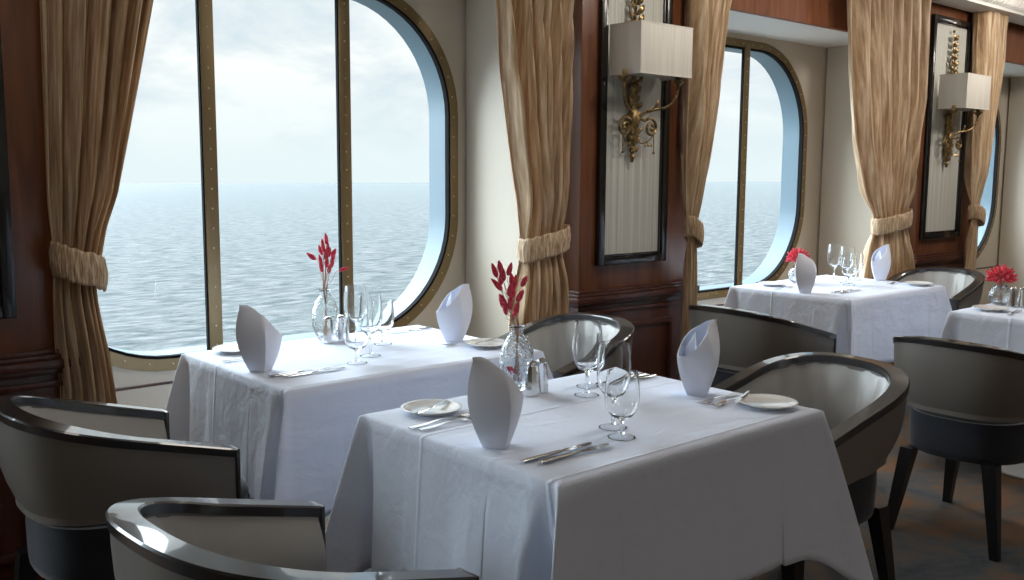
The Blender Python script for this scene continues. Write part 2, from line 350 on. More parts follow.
# ------------------------------------------------------------------ sconces
def leaf(mb, base, direc, L, w):
    d = Vector(direc).normalized(); side = d.cross(Vector((0, 1, 0))).normalized(); up = Vector((0, -1, 0))
    b0 = Vector(base); pts = []; fs = []
    for i in range(6):
        t = i/5; ww = w*math.sin(math.pi*min(1, t*.9+.08)); c = b0+d*L*t+up*(.25*L*math.sin(t*2.6))
        pts += [c-side*ww, c+up*ww*.5, c+side*ww, c-up*ww*.25]
    for i in range(5):
        o = i*4
        for j in range(4): fs.append((o+j, o+(j+1) % 4, o+4+(j+1) % 4, o+4+j))
    fs += [(0, 1, 2, 3), (20, 21, 22, 23)]
    mb.add(pts, fs)
def sconce(x, label):
    e = empty('wall_sconce', (x, YP-.012, 1.45), 0, label, 'wall lamp', 'gilded wall sconces on the pillars')
    mb = MB(); y = -.022
    # turned and carved stem
    prof = [(0, 0), (.008, .002), (.010, .02), (.016, .03), (.009, .045), (.017, .06), (.012, .08), (.022, .10), (.030, .13), (.024, .16), (.034, .19), (.038, .22), (.026, .245), (.020, .27), (.028, .31), (.022, .35), (.030, .385), (.016, .40), (.010, .43), (0, .432)]
    mb.lathe(prof, 14, Matrix.Translation((0, y, 0)))
    for i in range(9):
        z = .05+.042*i
        for s in (-1, 1): leaf(mb, (0, y, z), (s*.8, -.2, .8), .045+.010*(i % 3), .014)
    mb.build('stem', M['gold'], e)
    # leafy finial above
    mb = MB(); mb.tube([(0, y, .42), (0, y, .98)], [.007, .003], 6)
    for i in range(6):
        z = .68+.048*i
        for s in (-1, 1): leaf(mb, (s*.004, y-.004*(i % 2), z), (s*.62, -.12, .8), .070-.004*i, .017)
    for s in (-1, 1):
        leaf(mb, (0, y, .68), (s, -.2, .15), .06, .020)
        mb.tube([(s*(.012+.03*math.sin(t*math.pi)), y, .69+.12*t) for t in [i/8 for i in range(9)]], .0035, 6)
    mb.ball((0, y, .985), .011, 8); mb.ball((0, y, .70), .016, 8)
    mb.build('leaf_finial', M['gold'], e)
    # scrolled arms
    for s in (-1, 1):
        mb = MB(); P = []
        for i in range(40):
            t = i/39; a = R(200-600*t); r = .056*(1-.80*t)
            P.append((s*(.095+r*math.cos(a)), y-.035, .175+r*math.sin(a)))
        P = [(s*.01, y, .20), (s*.03, y-.02, .22)]+P[4:]
        mb.tube(P, [.0075]*len(P), 7); mb.ball(P[-1], .012, 8)
        Q = [(s*.015, y, .19), (s*.05, y-.03, .255), (s*.10, y-.06, .265), (s*.15, y-.09, .275), (s*.19, y-.11, .31), (s*.20, y-.12, .36), (s*.20, y-.12, .385)]
        S = []
        for i in range(len(Q)-1):
            for t in (0, .33, .66): S.append(Vector(Q[i]).lerp(Vector(Q[i+1]), t))
        S.append(Vector(Q[-1]))
        for _ in range(2): S = [S[0]]+[(S[i-1]+S[i]*2+S[i+1])/4 for i in range(1, len(S)-1)]+[S[-1]]
        mb.tube(S, [.007]*len(S), 8)
        leaf(mb, (s*.09, y-.055, .265), (s*.3, -.2, 1), .055, .012); leaf(mb, (s*.06, y-.03, .25), (s*.9, -.2, .5), .05, .010)
        mb.build('scroll_arm', M['gold'], e)
        cp = MB().lathe([(0, 0), (.012, .002), (.018, .012), (.032, .022), (.034, .027), (.014, .03), (.013, .06), (0, .061)], 14, Matrix.Translation((s*.20, y-.12, .38)))
        cp.build('candle_cup', M['gold'], e)
    # pendant swags
    mb = MB()
    for s in (-1, 1):
        mb.tube([(s*.115, y-.04, .14), (s*.09, y-.03, .11), (s*.05, y-.02, .095), (s*.01, y-.01, .11)], .003, 6)
        mb.tube([(s*.115, y-.04, .14), (s*.117, y-.04, .055)], .0022, 5); mb.ball((s*.117, y-.04, .05), .008, 7)
        for t in (.02, .045, .07): leaf(mb, (s*(.03+t), y-.025, .10), (s*.4, -.2, -.9), .025, .007)
    mb.build('pendant_swag', M['gold'], e)
    # half box shade with open top and bottom
    mb = MB(); X0, X1, Y0, Y1, Z0, Z1, t = -.170, .215, -.215, -.012, .42, .665, .005
    mb.box(X0, X1, Y0, Y0+t, Z0, Z1, .001).box(X0, X0+t, Y0+t, Y1, Z0, Z1, .001).box(X1-t, X1, Y0+t, Y1, Z0, Z1, .001)
    mb.box(X0+t, X1-t, Y0+t, Y1, Z0+.012, Z0+.015)
    sh = mb.build('lamp_shade', M['shade'], e)
    for z in (Z0, Z1-.008):
        tb = MB(); tb.box(X0-.001, X1+.001, Y0-.001, Y0+.001, z, z+.008).box(X0-.001, X0+.001, Y0, Y1, z, z+.008).box(X1-.001, X1+.001, Y0, Y1, z, z+.008)
        tb.build('shade_trim', M['shade'], sh)
    return e
sconce(3.680, 'gilded scroll sconce with pale box shade on the middle pillar, nearer of the two')
sconce(7.150, 'gilded scroll sconce with pale box shade on the far right pillar')

# ------------------------------------------------------------------ curtains
def prof_at(L, z):
    L = sorted(L, key=lambda p: p[1])
    if z <= L[0][1]: return L[0][0]
    for (x0, z0), (x1, z1) in zip(L, L[1:]):
        if z <= z1:
            t = (z-z0)/(z1-z0); return x0+(x1-x0)*t
    return L[-1][0]
def uvmap(o, co):
    l = o.data.uv_layers.new(name='UVMap')
    for i, lp in enumerate(o.data.loops): l.data[i].uv = co[lp.vertex_index]
def curtain(left, right, y, ztie, zt, zb, nf, seed, label, ytilt=0, k_=1.0):
    left = [(a*k_, b) for a, b in left]; right = [(a*k_, b) for a, b in right]
    e = empty('curtain', (0, y, 0), 0, label, 'curtain', 'tied back striped silk curtains')
    rr = random.Random(seed); nx, nz = nf*12, 64
    ph = [rr.uniform(-.35, .35) for _ in range(nf+2)]; am = [rr.uniform(.6, 1.25) for _ in range(nf+2)]
    vs = []; fs = []
    for side in (0, 1):
        for iz in range(nz+1):
            z = zb+(zt-zb)*iz/nz; xl, xr = prof_at(left, z), prof_at(right, z)
            pin = math.exp(-((z-ztie)/.14)**2)
            for ix in range(nx+1):
                u = ix/nx; q = u*nf; k = int(q)
                a = am[min(k, nf)]*(1-(q-k))+am[min(k+1, nf+1)]*(q-k)
                p = 2*math.pi*(q+ph[min(k, nf)]*(1-(q-k))+ph[min(k+1, nf+1)]*(q-k)+.15*math.sin(z*2+seed))
                w = math.sin(p)+.28*math.sin(2*p+seed)+.10*math.sin(5*p+z*3)
                depth = .072*a*w*(1-.72*pin)*min(1, (xr-xl)/.16)
                x = xl+(xr-xl)*(u+.012*math.cos(p)*(1 if .03 < u < .97 else 0))
                edge = min(1, min(u, 1-u)*12)
                vs.append((x, (depth*edge-.03*math.sin(math.pi*u)*(1-pin*.3)-.018*pin)+(.004 if side else 0), z))
    W = nx+1; T = W*(nz+1)
    for s in (0, 1):
        for iz in range(nz):
            for ix in range(nx):
                a = s*T+iz*W+ix; fs.append((a, a+1, a+W+1, a+W))
    for iz in range(nz):
        for ix in (0, nx): a = iz*W+ix; fs.append((a, a+W, T+a+W, T+a))
    for ix in range(nx):
        for iz in (0, nz): a = iz*W+ix; fs.append((a, a+1, T+a+1, T+a))
    uvmap(mesh_obj('drape', vs, fs, M['curtain'], e, 180), [(((i % T) % W)/nx*nf*.42+seed, vs[i][2]*2) for i in range(len(vs))])
    # gathered tie band wrapped round the drape
    xl, xr = prof_at(left, ztie)-.002, prof_at(right, ztie)+.002; cx, hx = (xl+xr)/2, (xr-xl)/2; hy = min(.070, .03+.30*(xr-xl))
    vs = []; fs = []; na, nr = 96, 10
    for k in range(2):
        for i in range(na):
            a = 2*math.pi*i/na
            for j in range(nr+1):
                t = j/nr; ruf = .0022*math.sin(a*31+2*math.sin(t*4))+.0018*math.sin(a*17+t*5)
                bul = .004*math.sin(math.pi*t)+ruf*(.4+math.sin(math.pi*t)) - (.004 if k else 0)
                sgx = math.copysign(abs(math.cos(a))**.75, math.cos(a)); sgy = math.copysign(abs(math.sin(a))**.75, math.sin(a))
                vs.append((cx+(hx+bul)*sgx, -.032+(hy+bul)*sgy, ztie-.055+.11*t+.0025*math.sin(a*13)-.03*math.cos(a)*ytilt))
    for k in range(2):
        for i in range(na):
            for j in range(nr):
                a = k*na*(nr+1)+i*(nr+1)+j; b2 = k*na*(nr+1)+((i+1) % na)*(nr+1)+j
                fs.append((a, b2, b2+1, a+1))
    for i in range(na):
        for j in (0, nr):
            a = i*(nr+1)+j; b2 = ((i+1) % na)*(nr+1)+j; o_ = na*(nr+1); fs.append((a, b2, b2+o_, a+o_))
    uvmap(mesh_obj('tieback', vs, fs, M['curtain'], e, 180), [(((i//(nr+1)) % na)*.045+seed, (i % (nr+1))*.12) for i in range(len(vs))])
YC = 3.26
curtain([(.955, 2.6), (.95, 1.94), (.94, 1.3), (.945, 1.16), (.94, 1.0), (.94, .83), (.95, .7), (.95, .05)],
        [(1.42, 2.6), (1.325, 1.98), (1.262, 1.71), (1.208, 1.484), (1.168, 1.32), (1.125, 1.214), (1.10, 1.10), (1.08, 1.0), (1.09, .914), (1.11, .79), (1.13, .6), (1.16, .05)],
        3.31, 1.085, 2.6, .05, 6, 1, 'tied back striped curtain at the left side of the big left window', 1, .966)
curtain([(2.84, 2.6), (2.86, 2.16), (2.885, 1.86), (2.94, 1.55), (2.995, 1.27), (3.003, 1.09), (3.0, .98), (2.955, .72), (2.93, .05)],
        [(3.31, 2.6), (3.315, 2.2), (3.305, 1.89), (3.285, 1.6), (3.27, 1.265), (3.28, 1.13), (3.285, .7), (3.29, .05)],
        3.31, 1.07, 2.6, .05, 7, 2, 'tied back striped curtain between the left window and the middle pillar', -1, .974)
curtain([(4.12, 2.6), (4.11, 2.29), (4.10, 1.6), (4.10, 1.2), (4.12, .9), (4.12, .05)],
        [(4.43, 2.6), (4.40, 2.34), (4.36, 2.22), (4.31, 1.96), (4.25, 1.59), (4.195, 1.29), (4.17, 1.11), (4.175, .77), (4.19, .5), (4.20, .05)],
        YC-.02, 1.09, 2.6, .05, 7, 3, 'tied back striped curtain on the right edge of the middle pillar', 1, .986)
curtain([(5.60, 2.6), (5.62, 2.48), (5.68, 2.06), (5.78, 1.63), (5.93, 1.27), (6.03, 1.12), (6.04, 1.01), (6.02, .92), (5.97, .71), (5.93, .05)],
        [(6.60, 2.6), (6.62, 2.13), (6.63, 1.9), (6.53, 1.46), (6.48, 1.22), (6.45, 1.15), (6.49, .93), (6.60, .67), (6.66, .05)],
        YC, 1.08, 2.6, .05, 7, 4, 'wide tied back striped curtain left of the far right pillar', -1)
curtain([(7.40, 2.6), (7.44, 1.8), (7.47, 1.2), (7.47, .05)],
        [(7.87, 2.6), (7.85, 2.22), (7.77, 1.96), (7.68, 1.63), (7.56, 1.2), (7.54, .74), (7.56, .05)],
        YC-.02, 1.09, 2.6, .05, 6, 5, 'tied back striped curtain right of the far right pillar', 1)

# ------------------------------------------------------------------ tables
TZ = .75
def table(cx, cy, hx, hy, label, clabel, seed, rb=.22, ox=0):
    t = empty('dining_table', (cx, cy, 0), 0, label, 'table', 'pedestal dining tables')
    MB().box(-hx+.012, hx-.012, -hy+.012, hy-.012, TZ-.035, TZ-.006, .008).build('tabletop', M['wood_shaded'], t)
    MB().lathe([(0, .035), (.045, .04), (.04, .10), (.035, .5), (.045, .66), (.11, .70), (.11, TZ-.036), (0, TZ-.036)], 24).build('pedestal', M['chrome'], t)
    MB().lathe([(0, 0), (rb-.01, 0), (rb, .006), (rb, .014), (rb-.02, .02), (.12, .032), (.05, .045), (0, .046)], 48, Matrix.Translation((ox, 0, 0))).build('round_base', M['tablebase'], t)
    # draped cloth: rounded rectangle on top, hem outline below, lofted
    rr = random.Random(seed); pts = []   # (top xy, hem xy, drop)
    D = .37
    cor = [(-.36, .020, 0), (-.24, .022, 0), (-.14, .030, .01), (-.06, .050, .04), (0.0, .085, .10)]  # unused reference of ridge growth
    def side(p0, p1, nrm, n, s0):
        out = []
        L = (Vector(p1)-Vector(p0)); 
        for i in range(n):
            u = (i+.5)/n; q = Vector(p0)+L*u
            wav = .004*math.sin(u*7+s0)+.003*math.sin(u*13+s0*2.1)
            fade = math.sin(math.pi*min(1, max(0, u)))**.6
            out.append((q, q+Vector(nrm)*(.024+wav*fade), D-.012*math.sin(u*5+s0)))
        return out
    C = [(-hx, -hy), (hx, -hy), (hx, hy), (-hx, hy)]
    ring_ = []
    for k in range(4):
        p, nx_ = Vector(C[k]), Vector(C[(k+1) % 4]); d = (nx_-p).normalized(); nrm = Vector((d.y, -d.x))
        pv = Vector(C[k-1]); dp = (p-pv).normalized(); nrp = Vector((dp.y, -dp.x))
        # corner k: incoming side direction dp with normal nrp, outgoing d with normal nrm
        e = .012; flip = (k % 2 == 0)
        # hem outline around the corner in (along incoming, along nrp) frame; outgoing d == -? handled with vectors
        out_in, out_out = nrp, nrm       # nrm == dp direction outward along incoming direction
        def P(a, b_): return p+out_in*a+out_out*b_
        if flip:   # ridge lies against the outgoing side (front), valley on the incoming side
            seq = [((.024, -.26), .385, (0, -.22)), ((.026, -.19), .385, (0, -.16)), ((.034, -.13), .39, (0, -.11)), ((.034, -.125), .40, (0, -.06)), ((-.035, -.105), .42, (0, -.035)),
                   ((-.068, -.050), .42, (.0, -.018)), ((-.040, -.010), .44, (.002, -.010)), ((.035, .035), .48, (.005, -.005)), ((.105, .064), .535, (.004, -.002)), ((.115, .074), .54, (.003, .001)), ((.075, .068), .51, (.000, .002)),
                   ((.015, .050), .46, (-.012, .001)), ((-.04, .042), .42, (-.040, 0)), ((-.10, .034), .40, (-.09, 0)), ((-.18, .026), .385, (-.16, 0))]
        else:
            seq = [((.030, -.20), .385, (0, -.18)), ((.036, -.11), .39, (0, -.10)), ((.044, -.03), .42, (0, -.045)), ((.060, .045), .47, (.001, -.015)), ((.085, .115), .52, (.002, -.003)), ((.098, .170), .55, (.001, .003)),
                   ((.086, .165), .545, (-.002, .004)), ((.055, .105), .50, (-.005, .005)), ((.010, .030), .45, (-.010, .003)), ((-.030, -.045), .42, (-.022, .001)), ((-.075, -.055), .42, (-.04, 0)),
                   ((-.108, .020), .41, (-.065, 0)), ((-.135, .040), .41, (-.10, 0)), ((-.20, .034), .39, (-.15, 0)), ((-.27, .028), .385, (-.22, 0))]
        if k == 3: seq = [((a*.75, b_*.8 if b_ > 0 else b_), dr, tp) for (a, b_), dr, tp in seq]
        cs = []
        for (h, dr, tp) in seq:
            # a in out_in direction, b along out_out
            cs.append((P(*tp), P(*h), dr))
        ring_.append(cs)
    full = []
    for k in range(4):
        full += ring_[k]
        a = ring_[k][-1][0]; b_ = ring_[(k+1) % 4][0][0]
        p, nx_ = Vector(C[k]), Vector(C[(k+1) % 4]); d = (nx_-p).normalized(); nrm = Vector((d.y, -d.x))
        full += side(a, b_, nrm, 12, rr.uniform(0, 6))
    # Catmull-Rom densify
    def cr(a, b_, c, d, t): return .5*((2*b_)+(c-a)*t+(2*a-5*b_+4*c-d)*t*t+(3*b_-a-3*c+d)*t**3)
    dense = []; n = len(full)
    for i in range(n):
        q = [full[(i+o) % n] for o in (-1, 0, 1, 2)]
        for t in (0, .25, .5, .75):
            dense.append((q[1][0].lerp(q[2][0], t), cr(q[0][1], q[1][1], q[2][1], q[3][1], t), cr(q[0][2], q[1][2], q[2][2], q[3][2], t)))
    n = len(dense); rows = 18; vs = []; fs = []
    re = .010
    vs += [(0, 0, TZ+.001)]
    insets = [(.5, 0), (.86, 0), (.975, 0)]
    for s, dz in insets:
        vs += [(tp.x*s, tp.y*s, TZ+.001) for tp, h, d in dense]
    for j in range(rows+1):
        t = j/rows
        for tp, h, d in dense:
            q = tp.lerp(h, t**.9); z = TZ-re-(d-re)*t
            if j == 0: z = TZ-.004
            vs.append((q.x, q.y, z))
    for i in range(n): fs.append((0, 1+i, 1+(i+1) % n))
    for r in range(rows+3):
        for i in range(n):
            a = 1+r*n+i; b2 = 1+r*n+(i+1) % n; fs.append((a, b2, b2+n, a+n))
    o = mesh_obj('tablecloth', vs, fs, M['cloth'], None, 180)
    o.location = (cx, cy, 0); tag(o, clabel, 'tablecloth', 'white tablecloths')
    md = o.modifiers.new('thickness', 'SOLIDIFY'); md.thickness = .0015; md.offset = 1
    return t
TA, TB, TC, TD = (1.853, 1.775), (1.845, 2.92), (5.08, 2.93), (5.10, 1.66)
table(*TA, .503, .385, 'pedestal table under the nearest white cloth, front centre', 'white tablecloth draped over the nearest table, front centre', 1)
table(*TB, .515, .385, 'pedestal table under white cloth against the big left window', 'white tablecloth on the table against the big left window', 2)
table(*TC, .51, .385, 'pedestal table under white cloth by the second window', 'white tablecloth on the far table by the second window', 3)
table(*TD, .54, .385, 'table on a round white base, under the cloth at the right picture edge', 'white tablecloth on the table cut by the right picture edge', 4, .43, -.06)

# ------------------------------------------------------------------ tub chairs
SW, SXB, SXF, SN, SZF, SZB, SX0 = .288, -.262, .264, 2.6, .652, .792, .015
def rimpath(inset, n=56):
    out = []
    for i in range(n+1):
        t = i/n; W = SW-inset
        if t < .2: x = SXF+(SX0-SXF)*t/.2; y = W
        elif t > .8: x = SX0+(SXF-SX0)*(t-.8)/.2; y = -W
        else:
            a = math.pi/2+math.pi*(t-.2)/.6; c, s = math.cos(a), math.sin(a)
            x = SX0+(SX0-SXB-inset)*math.copysign(abs(c)**(2/SN), c); y = W*math.copysign(abs(s)**(2/SN), s)
        u = min(1, max(0, (SXF-x)/(SXF-SXB))); out.append((x, y, SZF+(SZB-SZF)*u, t))
    return out
def strip(rings, cap=True):
    K = len(rings[0]); vs = [p for r in rings for p in r]; fs = []
    for i in range(len(rings)-1):
        for j in range(K): fs.append((i*K+j, i*K+(j+1) % K, (i+1)*K+(j+1) % K, (i+1)*K+j))
    if cap: fs += [tuple(range(K))[::-1], tuple((len(rings)-1)*K+j for j in range(K))]
    return vs, fs
def dshape(x0, x1, w, n=40, ex=2.8):
    P = []
    cx, hx = (x0+x1)/2, (x1-x0)/2
    for i in range(n):
        a = 2*math.pi*i/n; c, s = math.cos(a), math.sin(a)
        P.append((cx+hx*math.copysign(abs(c)**(2/ex), c), w*math.copysign(abs(s)**(2/ex), s)))
    return P
def loft(levels, closed=True):
    n = len(levels[0]); vs = [p for L in levels for p in L]; fs = []
    for i in range(len(levels)-1):
        for j in range(n): fs.append((i*n+j, i*n+(j+1) % n, (i+1)*n+(j+1) % n, (i+1)*n+j))
    fs += [tuple(range(n))[::-1], tuple((len(levels)-1)*n+j for j in range(n))]
    return vs, fs
def make_chair():
    e = empty('tub_chair', (0, 0, 0), 0, 'x', 'chair', 'leather tub chairs at the tables')
    A = [rimpath(i) for i in (0, .002, .004, .052, .056, .058)]
    th = .024; rings = []
    for i in range(len(A[0])):
        z = A[0][i][2]
        pts = [A[1][i], A[0][i], A[2][i], A[3][i], A[4][i], A[4][i]]; zz = [z-th, z-.004, z, z, z-.004, z-th]
        rings.append([(p[0], p[1], q) for p, q in zip(pts, zz)])
    vs, fs = strip(rings); mb = MB().add(vs, fs)
    for s in (-1, 1):   # rim turning down the arm front
        mb.box(SXF-.002, SXF+.010, min(s*(SW-.001), s*(SW-.058)), max(s*(SW-.001), s*(SW-.058)), .507, SZF-.001, .003)
    mb.build('top_rail', M['rim'], e, 28)
    # outer shell
    rings = []; lev = [0, .15, .35, .55, .75, .9, 1.0]; n = len(A[0])
    I = {}
    for ins in [.004+.055*l**2.6 for l in lev]+[.030, .052]: I[round(ins, 5)] = rimpath(ins)
    for i in range(n):
        z1 = A[0][i][2]-th+.001; zb = .505; r = []
        for l in lev:
            p = I[round(.004+.055*l**2.6, 5)][i]; back = min(1, max(0, (.2-p[0])/.3)); q = rimpath_cache(.006+(.055*l**2.6)*back)[i]
            r.append((min(q[0], SXF-.003), q[1], z1+(zb-z1)*l))
        p = rimpath_cache(.052)[i]; r.append((min(p[0], SXF-.003), p[1], zb)); r.append((min(p[0], SXF-.003), p[1], z1)); rings.append(r)
    vs, fs = strip(rings); MB().add(vs, fs).build('outer_shell', M['leather'], e, 50)
    # inner upholstery with gathers at the back
    rings = []; lv = [0, .12, .3, .5, .7, .85, 1]
    for i in range(n):
        t = i/n; z1 = A[0][i][2]-th+.004; zb = .507; r = []
        bk = math.exp(-((t-.5)/.26)**4)
        for l in lv:
            g = (.011*(1-abs(math.sin(t*48+1.2*math.sin(l*2))))**1.6*2-.006+.005*math.sin(t*33+2)) * bk*math.sin(math.pi*min(1, l*1.1+.05))
            ins = .049+.034*math.sin(math.pi*min(1, l*.62+.0))+g*min(1, l*4)
            p = rimpath_cache(round(ins, 4))[i]; r.append((min(p[0], SXF-.006), p[1], z1+(zb-z1)*l))
        p = rimpath_cache(.066)[i]; r.append((min(p[0], SXF-.006), p[1], zb)); p = rimpath_cache(.046)[i]; r.append((min(p[0], SXF-.006), p[1], z1)); rings.append(r)
    vs, fs = strip(rings); MB().add(vs, fs).build('inner_upholstery', M['leather_in'], e, 60)
    # seat cushion
    L = []
    for z, k in ((.440, .0), (.452, -.006), (.470, -.008), (.488, 0), (.497, .022), (.500, .09)):
        L.append([(x, y, z) for x, y in dshape(SXB+.085+k, .385-k, .205-k)])
    vs, fs = loft(L); c = MB().add(vs, fs).build('seat_cushion', M['seat'], e, 60)
    P = dshape(SXB+.078, .392, .212); MB().tube([(x, y, .447) for x, y in P]+[(P[0][0], P[0][1], .447)], .0045, 6, cap=False).build('piping', M['seat'], c, 180)
    L = []
    for z, k in ((.330, .012), (.336, .004), (.36, .0), (.44, -.002), (.485, .0)):
        L.append([(x, y, z) for x, y in dshape(SXB+.072+k, .378-k, .228-k, ex=2.6)])
    vs, fs = loft(L); MB().add(vs, fs).build('seat_base', M['seat'], e, 60)
    for (x, y, dx, dy) in ((-.165, -.155, -.035, -.050), (-.165, .155, -.035, .050), (.270, -.165, .03, -.035), (.270, .165, .03, .035)):
        L = []
        for z, h in ((.34, .026), (.17, .021), (0, .015)):
            t = 1-z/.34; cx, cy = x+dx*t, y+dy*t
            L.append([(cx-h, cy-h, z), (cx+h, cy-h, z), (cx+h, cy+h, z), (cx-h, cy+h, z)])
        vs, fs = loft(L); MB().add(vs, fs).build('leg', M['leg'], e, 40)
    return e
_rc = {}
def rimpath_cache(i):
    if i not in _rc: _rc[i] = rimpath(i)
    return _rc[i]
ch = make_chair()
CH = [((.795, 1.60), 3, 'tub chair in the bottom left foreground, at the nearest table'),
      ((.842, 2.68), -1, 'tub chair at the left picture edge, at the left window table'),
      ((2.705, 1.645), 175, 'tub chair at the right end of the nearest table, creased pale inner back showing'),
      ((2.74, 2.82), 180, 'tub chair behind the shakers, right end of the left window table'),
      ((3.815, 2.64), 0, 'dark tub chair left of the far window table, seen from outside'),
      ((6.08, 2.84), 180, 'tub chair at the right end of the far window table'),
      ((3.75, 1.575), 0, 'tub chair at the right picture edge with its black legs showing')]
for i, (p, rz, lb) in enumerate(CH):
    c = ch if i == 0 else copy_tree(ch)
    place(c, (p[0], p[1], .0), R(rz), lb)

# ------------------------------------------------------------------ table ware
Z = TZ+.0035
def make_napkin():
    n, rows = 64, 22; vs = []; fs = []
    def shp(a, t, off):
        # a: angle, 0 = low opening side (+x), pi = tall peak (-x)
        c, s = math.cos(a), math.sin(a); k = (1-c)/2
        h = .118+.100*math.sin(k*math.pi/2)**1.1
        z = h*t; zz = z/.218
        rx = .037+.030*math.sin(min(1, zz*1.05)*math.pi*.9); ry = .041+.031*math.sin(min(1, zz*1.1)*math.pi*.9)
        ry *= (1-.40*(max(0, zz-.5)/.5)**1.5)*math.sqrt(max(.05, 1-(max(0, zz-.72)/.285)**2))
        # slightly faceted section with a crease on each long side
        ex = 1.15; q = (abs(c)**ex+abs(s)**ex)**(-1/ex)
        x = rx*c*q; y = ry*s*q
        x -= .018*zz*k; x += .014*zz*(1-k)
        return (x*(1-off), y*(1-off), z)
    for off in (0, .07):
        for j in range(rows+1):
            for i in range(n): vs.append(shp(2*math.pi*i/n, j/rows, off))
    T = n*(rows+1)
    for k in range(2):
        for j in range(rows):
            for i in range(n): a = k*T+j*n+i; b_ = k*T+j*n+(i+1) % n; fs.append((a, b_, b_+n, a+n))
    for j in (0, rows):
        for i in range(n): a = j*n+i; b_ = j*n+(i+1) % n; fs.append((a, b_, b_+T, a+T))
    o = mesh_obj('folded_napkin', vs, fs, M['napkin'], None, 50)
    # inner pleat, a second folded sheet standing inside
    vs = []; fs = []
    for j in range(10):
        t = j/9
        for i in range(17):
            u = i/16*2-1; z = .02+(.165-.05*abs(u))*t
            vs.append((.012-.012*(1-abs(u))+.012*t, u*.040*(1-.35*t), z))
    for j in range(9):
        for i in range(16): a = j*17+i; fs.append((a, a+1, a+18, a+17))
    p = mesh_obj('inner_fold', vs, fs, M['napkin'], o, 180); md = p.modifiers.new('t', 'SOLIDIFY'); md.thickness = .0025
    tag(o, 'x', 'napkin', 'white napkins folded upright'); return o
def spun(name, prof, m, cat, group, n=40, smooth=45):
    o = MB().lathe(prof, n).build(name, m, None, smooth); tag(o, 'x', cat, group); return o
def bowl(pr, t=.0012):
    """outer profile plus inner wall"""
    return pr
def make_goblet(name, foot, stem, R0, H, pts, cat, group):
    prof = [(0, .0088), (.0085, .009), (.0048, .016), (.0042, stem-.012), (.006, stem-.004)]
    outer = pts; prof += outer
    inner = [(max(r-.0017, 0), z) for r, z in outer[::-1]]; inner = [(r, z) for r, z in inner[:-1]]+[(0, outer[0][1]+.004)]
    prof += inner
    o = spun(name, prof, M['glass'], cat, group, 40, 60)
    MB().lathe([(foot-.004, .0008), (foot, .0), (foot+.0006, .0012), (foot-.001, .0022), (foot*.7, .0038), (.011, .0075), (.0075, .0105)], 40).build('foot', M['thin'], o, 180)
    return o
gob = make_goblet('water_goblet', .034, .045, 0, 0, [(.012, .047), (.028, .055), (.039, .071), (.0435, .092), (.0435, .112), (.041, .138), (.0378, .163), (.0375, .165)], 'glass', 'short stemmed goblets')
win = make_goblet('wine_glass', .036, .075, 0, 0, [(.010, .078), (.027, .088), (.038, .105), (.0435, .130), (.0440, .150), (.042, .185), (.0385, .216), (.0382, .218)], 'glass', 'tall wine glasses')
plate = spun('bread_plate', [(0, .004), (.045, .004), (.047, 0), (.050, 0), (.052, .004), (.074, .011), (.082, .0135), (.083, .0155), (.080, .0165), (.070, .0125), (.054, .008), (0, .007)], M['china'], 'plate', 'round white bread plates', 48)
# knives / forks along +x, handle at 0
def make_knife():
    e = empty('table_knife', (0, 0, 0), 0, 'x', 'knife', 'steel table knives')
    mb = MB(); P = [(0, 0), (.02, 0), (.06, 0), (.10, 0), (.122, 0)]; W = [.0078, .0100, .0092, .0078, .0062]
    L = []
    for (x, _), w in zip(P, W): L.append([(x, math.cos(a)*w, .0045+math.sin(a)*.0035) for a in [2*math.pi*i/10 for i in range(10)]])
    vs, fs = loft(L); MB().add(vs, fs).build('handle', M['steel'], e)
    out = [(.120, -.0050), (.135, -.0095), (.17, -.0118), (.20, -.0108), (.222, -.0055), (.228, .002), (.222, .0065), (.17, .0075), (.135, .0065), (.120, .0050)]
    n = len(out); MB().add([(x, y, .0035) for x, y in out]+[(x, y, .0052) for x, y in out], [tuple(range(n))[::-1], tuple(range(n, 2*n))]+[(i, (i+1) % n, n+(i+1) % n, n+i) for i in range(n)]).build('blade', M['steel'], e)
    return e
def make_fork():
    e = empty('table_fork', (0, 0, 0), 0, 'x', 'fork', 'steel table forks')
    L = []
    for x, w, z in ((0, .0060, .003), (.02, .0085, .0028), (.05, .0070, .003), (.09, .0038, .0065), (.12, .0032, .0080), (.135, .006, .0062), (.145, .0105, .0040), (.158, .0118, .0030)):
        L.append([(x, -w, z), (x, -w, z+.0022), (x, w, z+.0022), (x, w, z)])
    vs, fs = loft(L); MB().add(vs, fs).build('handle', M['steel'], e)
    mb = MB()
    for k in range(4):
        y = -.0100+k*.0067; mb.tube([(.155, y, .0042), (.175, y, .0040), (.193, y, .0065), (.203, y, .0095)], [.0019, .0018, .0015, .0008], 6)
    mb.build('tines', M['steel'], e)
    return e
def make_butter_knife():
    e = empty('butter_knife', (0, 0, 0), 0, 'x', 'knife', 'butter knives on the bread plates')
    L = []
    for x, w in ((0, .0050), (.02, .0062), (.06, .0050), (.085, .0035)): L.append([(x, math.cos(a)*w, .004+math.sin(a)*.0026) for a in [2*math.pi*i/8 for i in range(8)]])
    vs, fs = loft(L); MB().add(vs, fs).build('handle', M['steel'], e)
    out = [(.083, -.003), (.10, -.0075), (.13, -.0095), (.152, -.006), (.158, .001), (.15, .0045), (.10, .004), (.083, .003)]
    n = len(out); MB().add([(x, y, .0032) for x, y in out]+[(x, y, .0048) for x, y in out], [tuple(range(n))[::-1], tuple(range(n, 2*n))]+[(i, (i+1) % n, n+(i+1) % n, n+i) for i in range(n)]).build('blade', M['steel'], e)
    return e
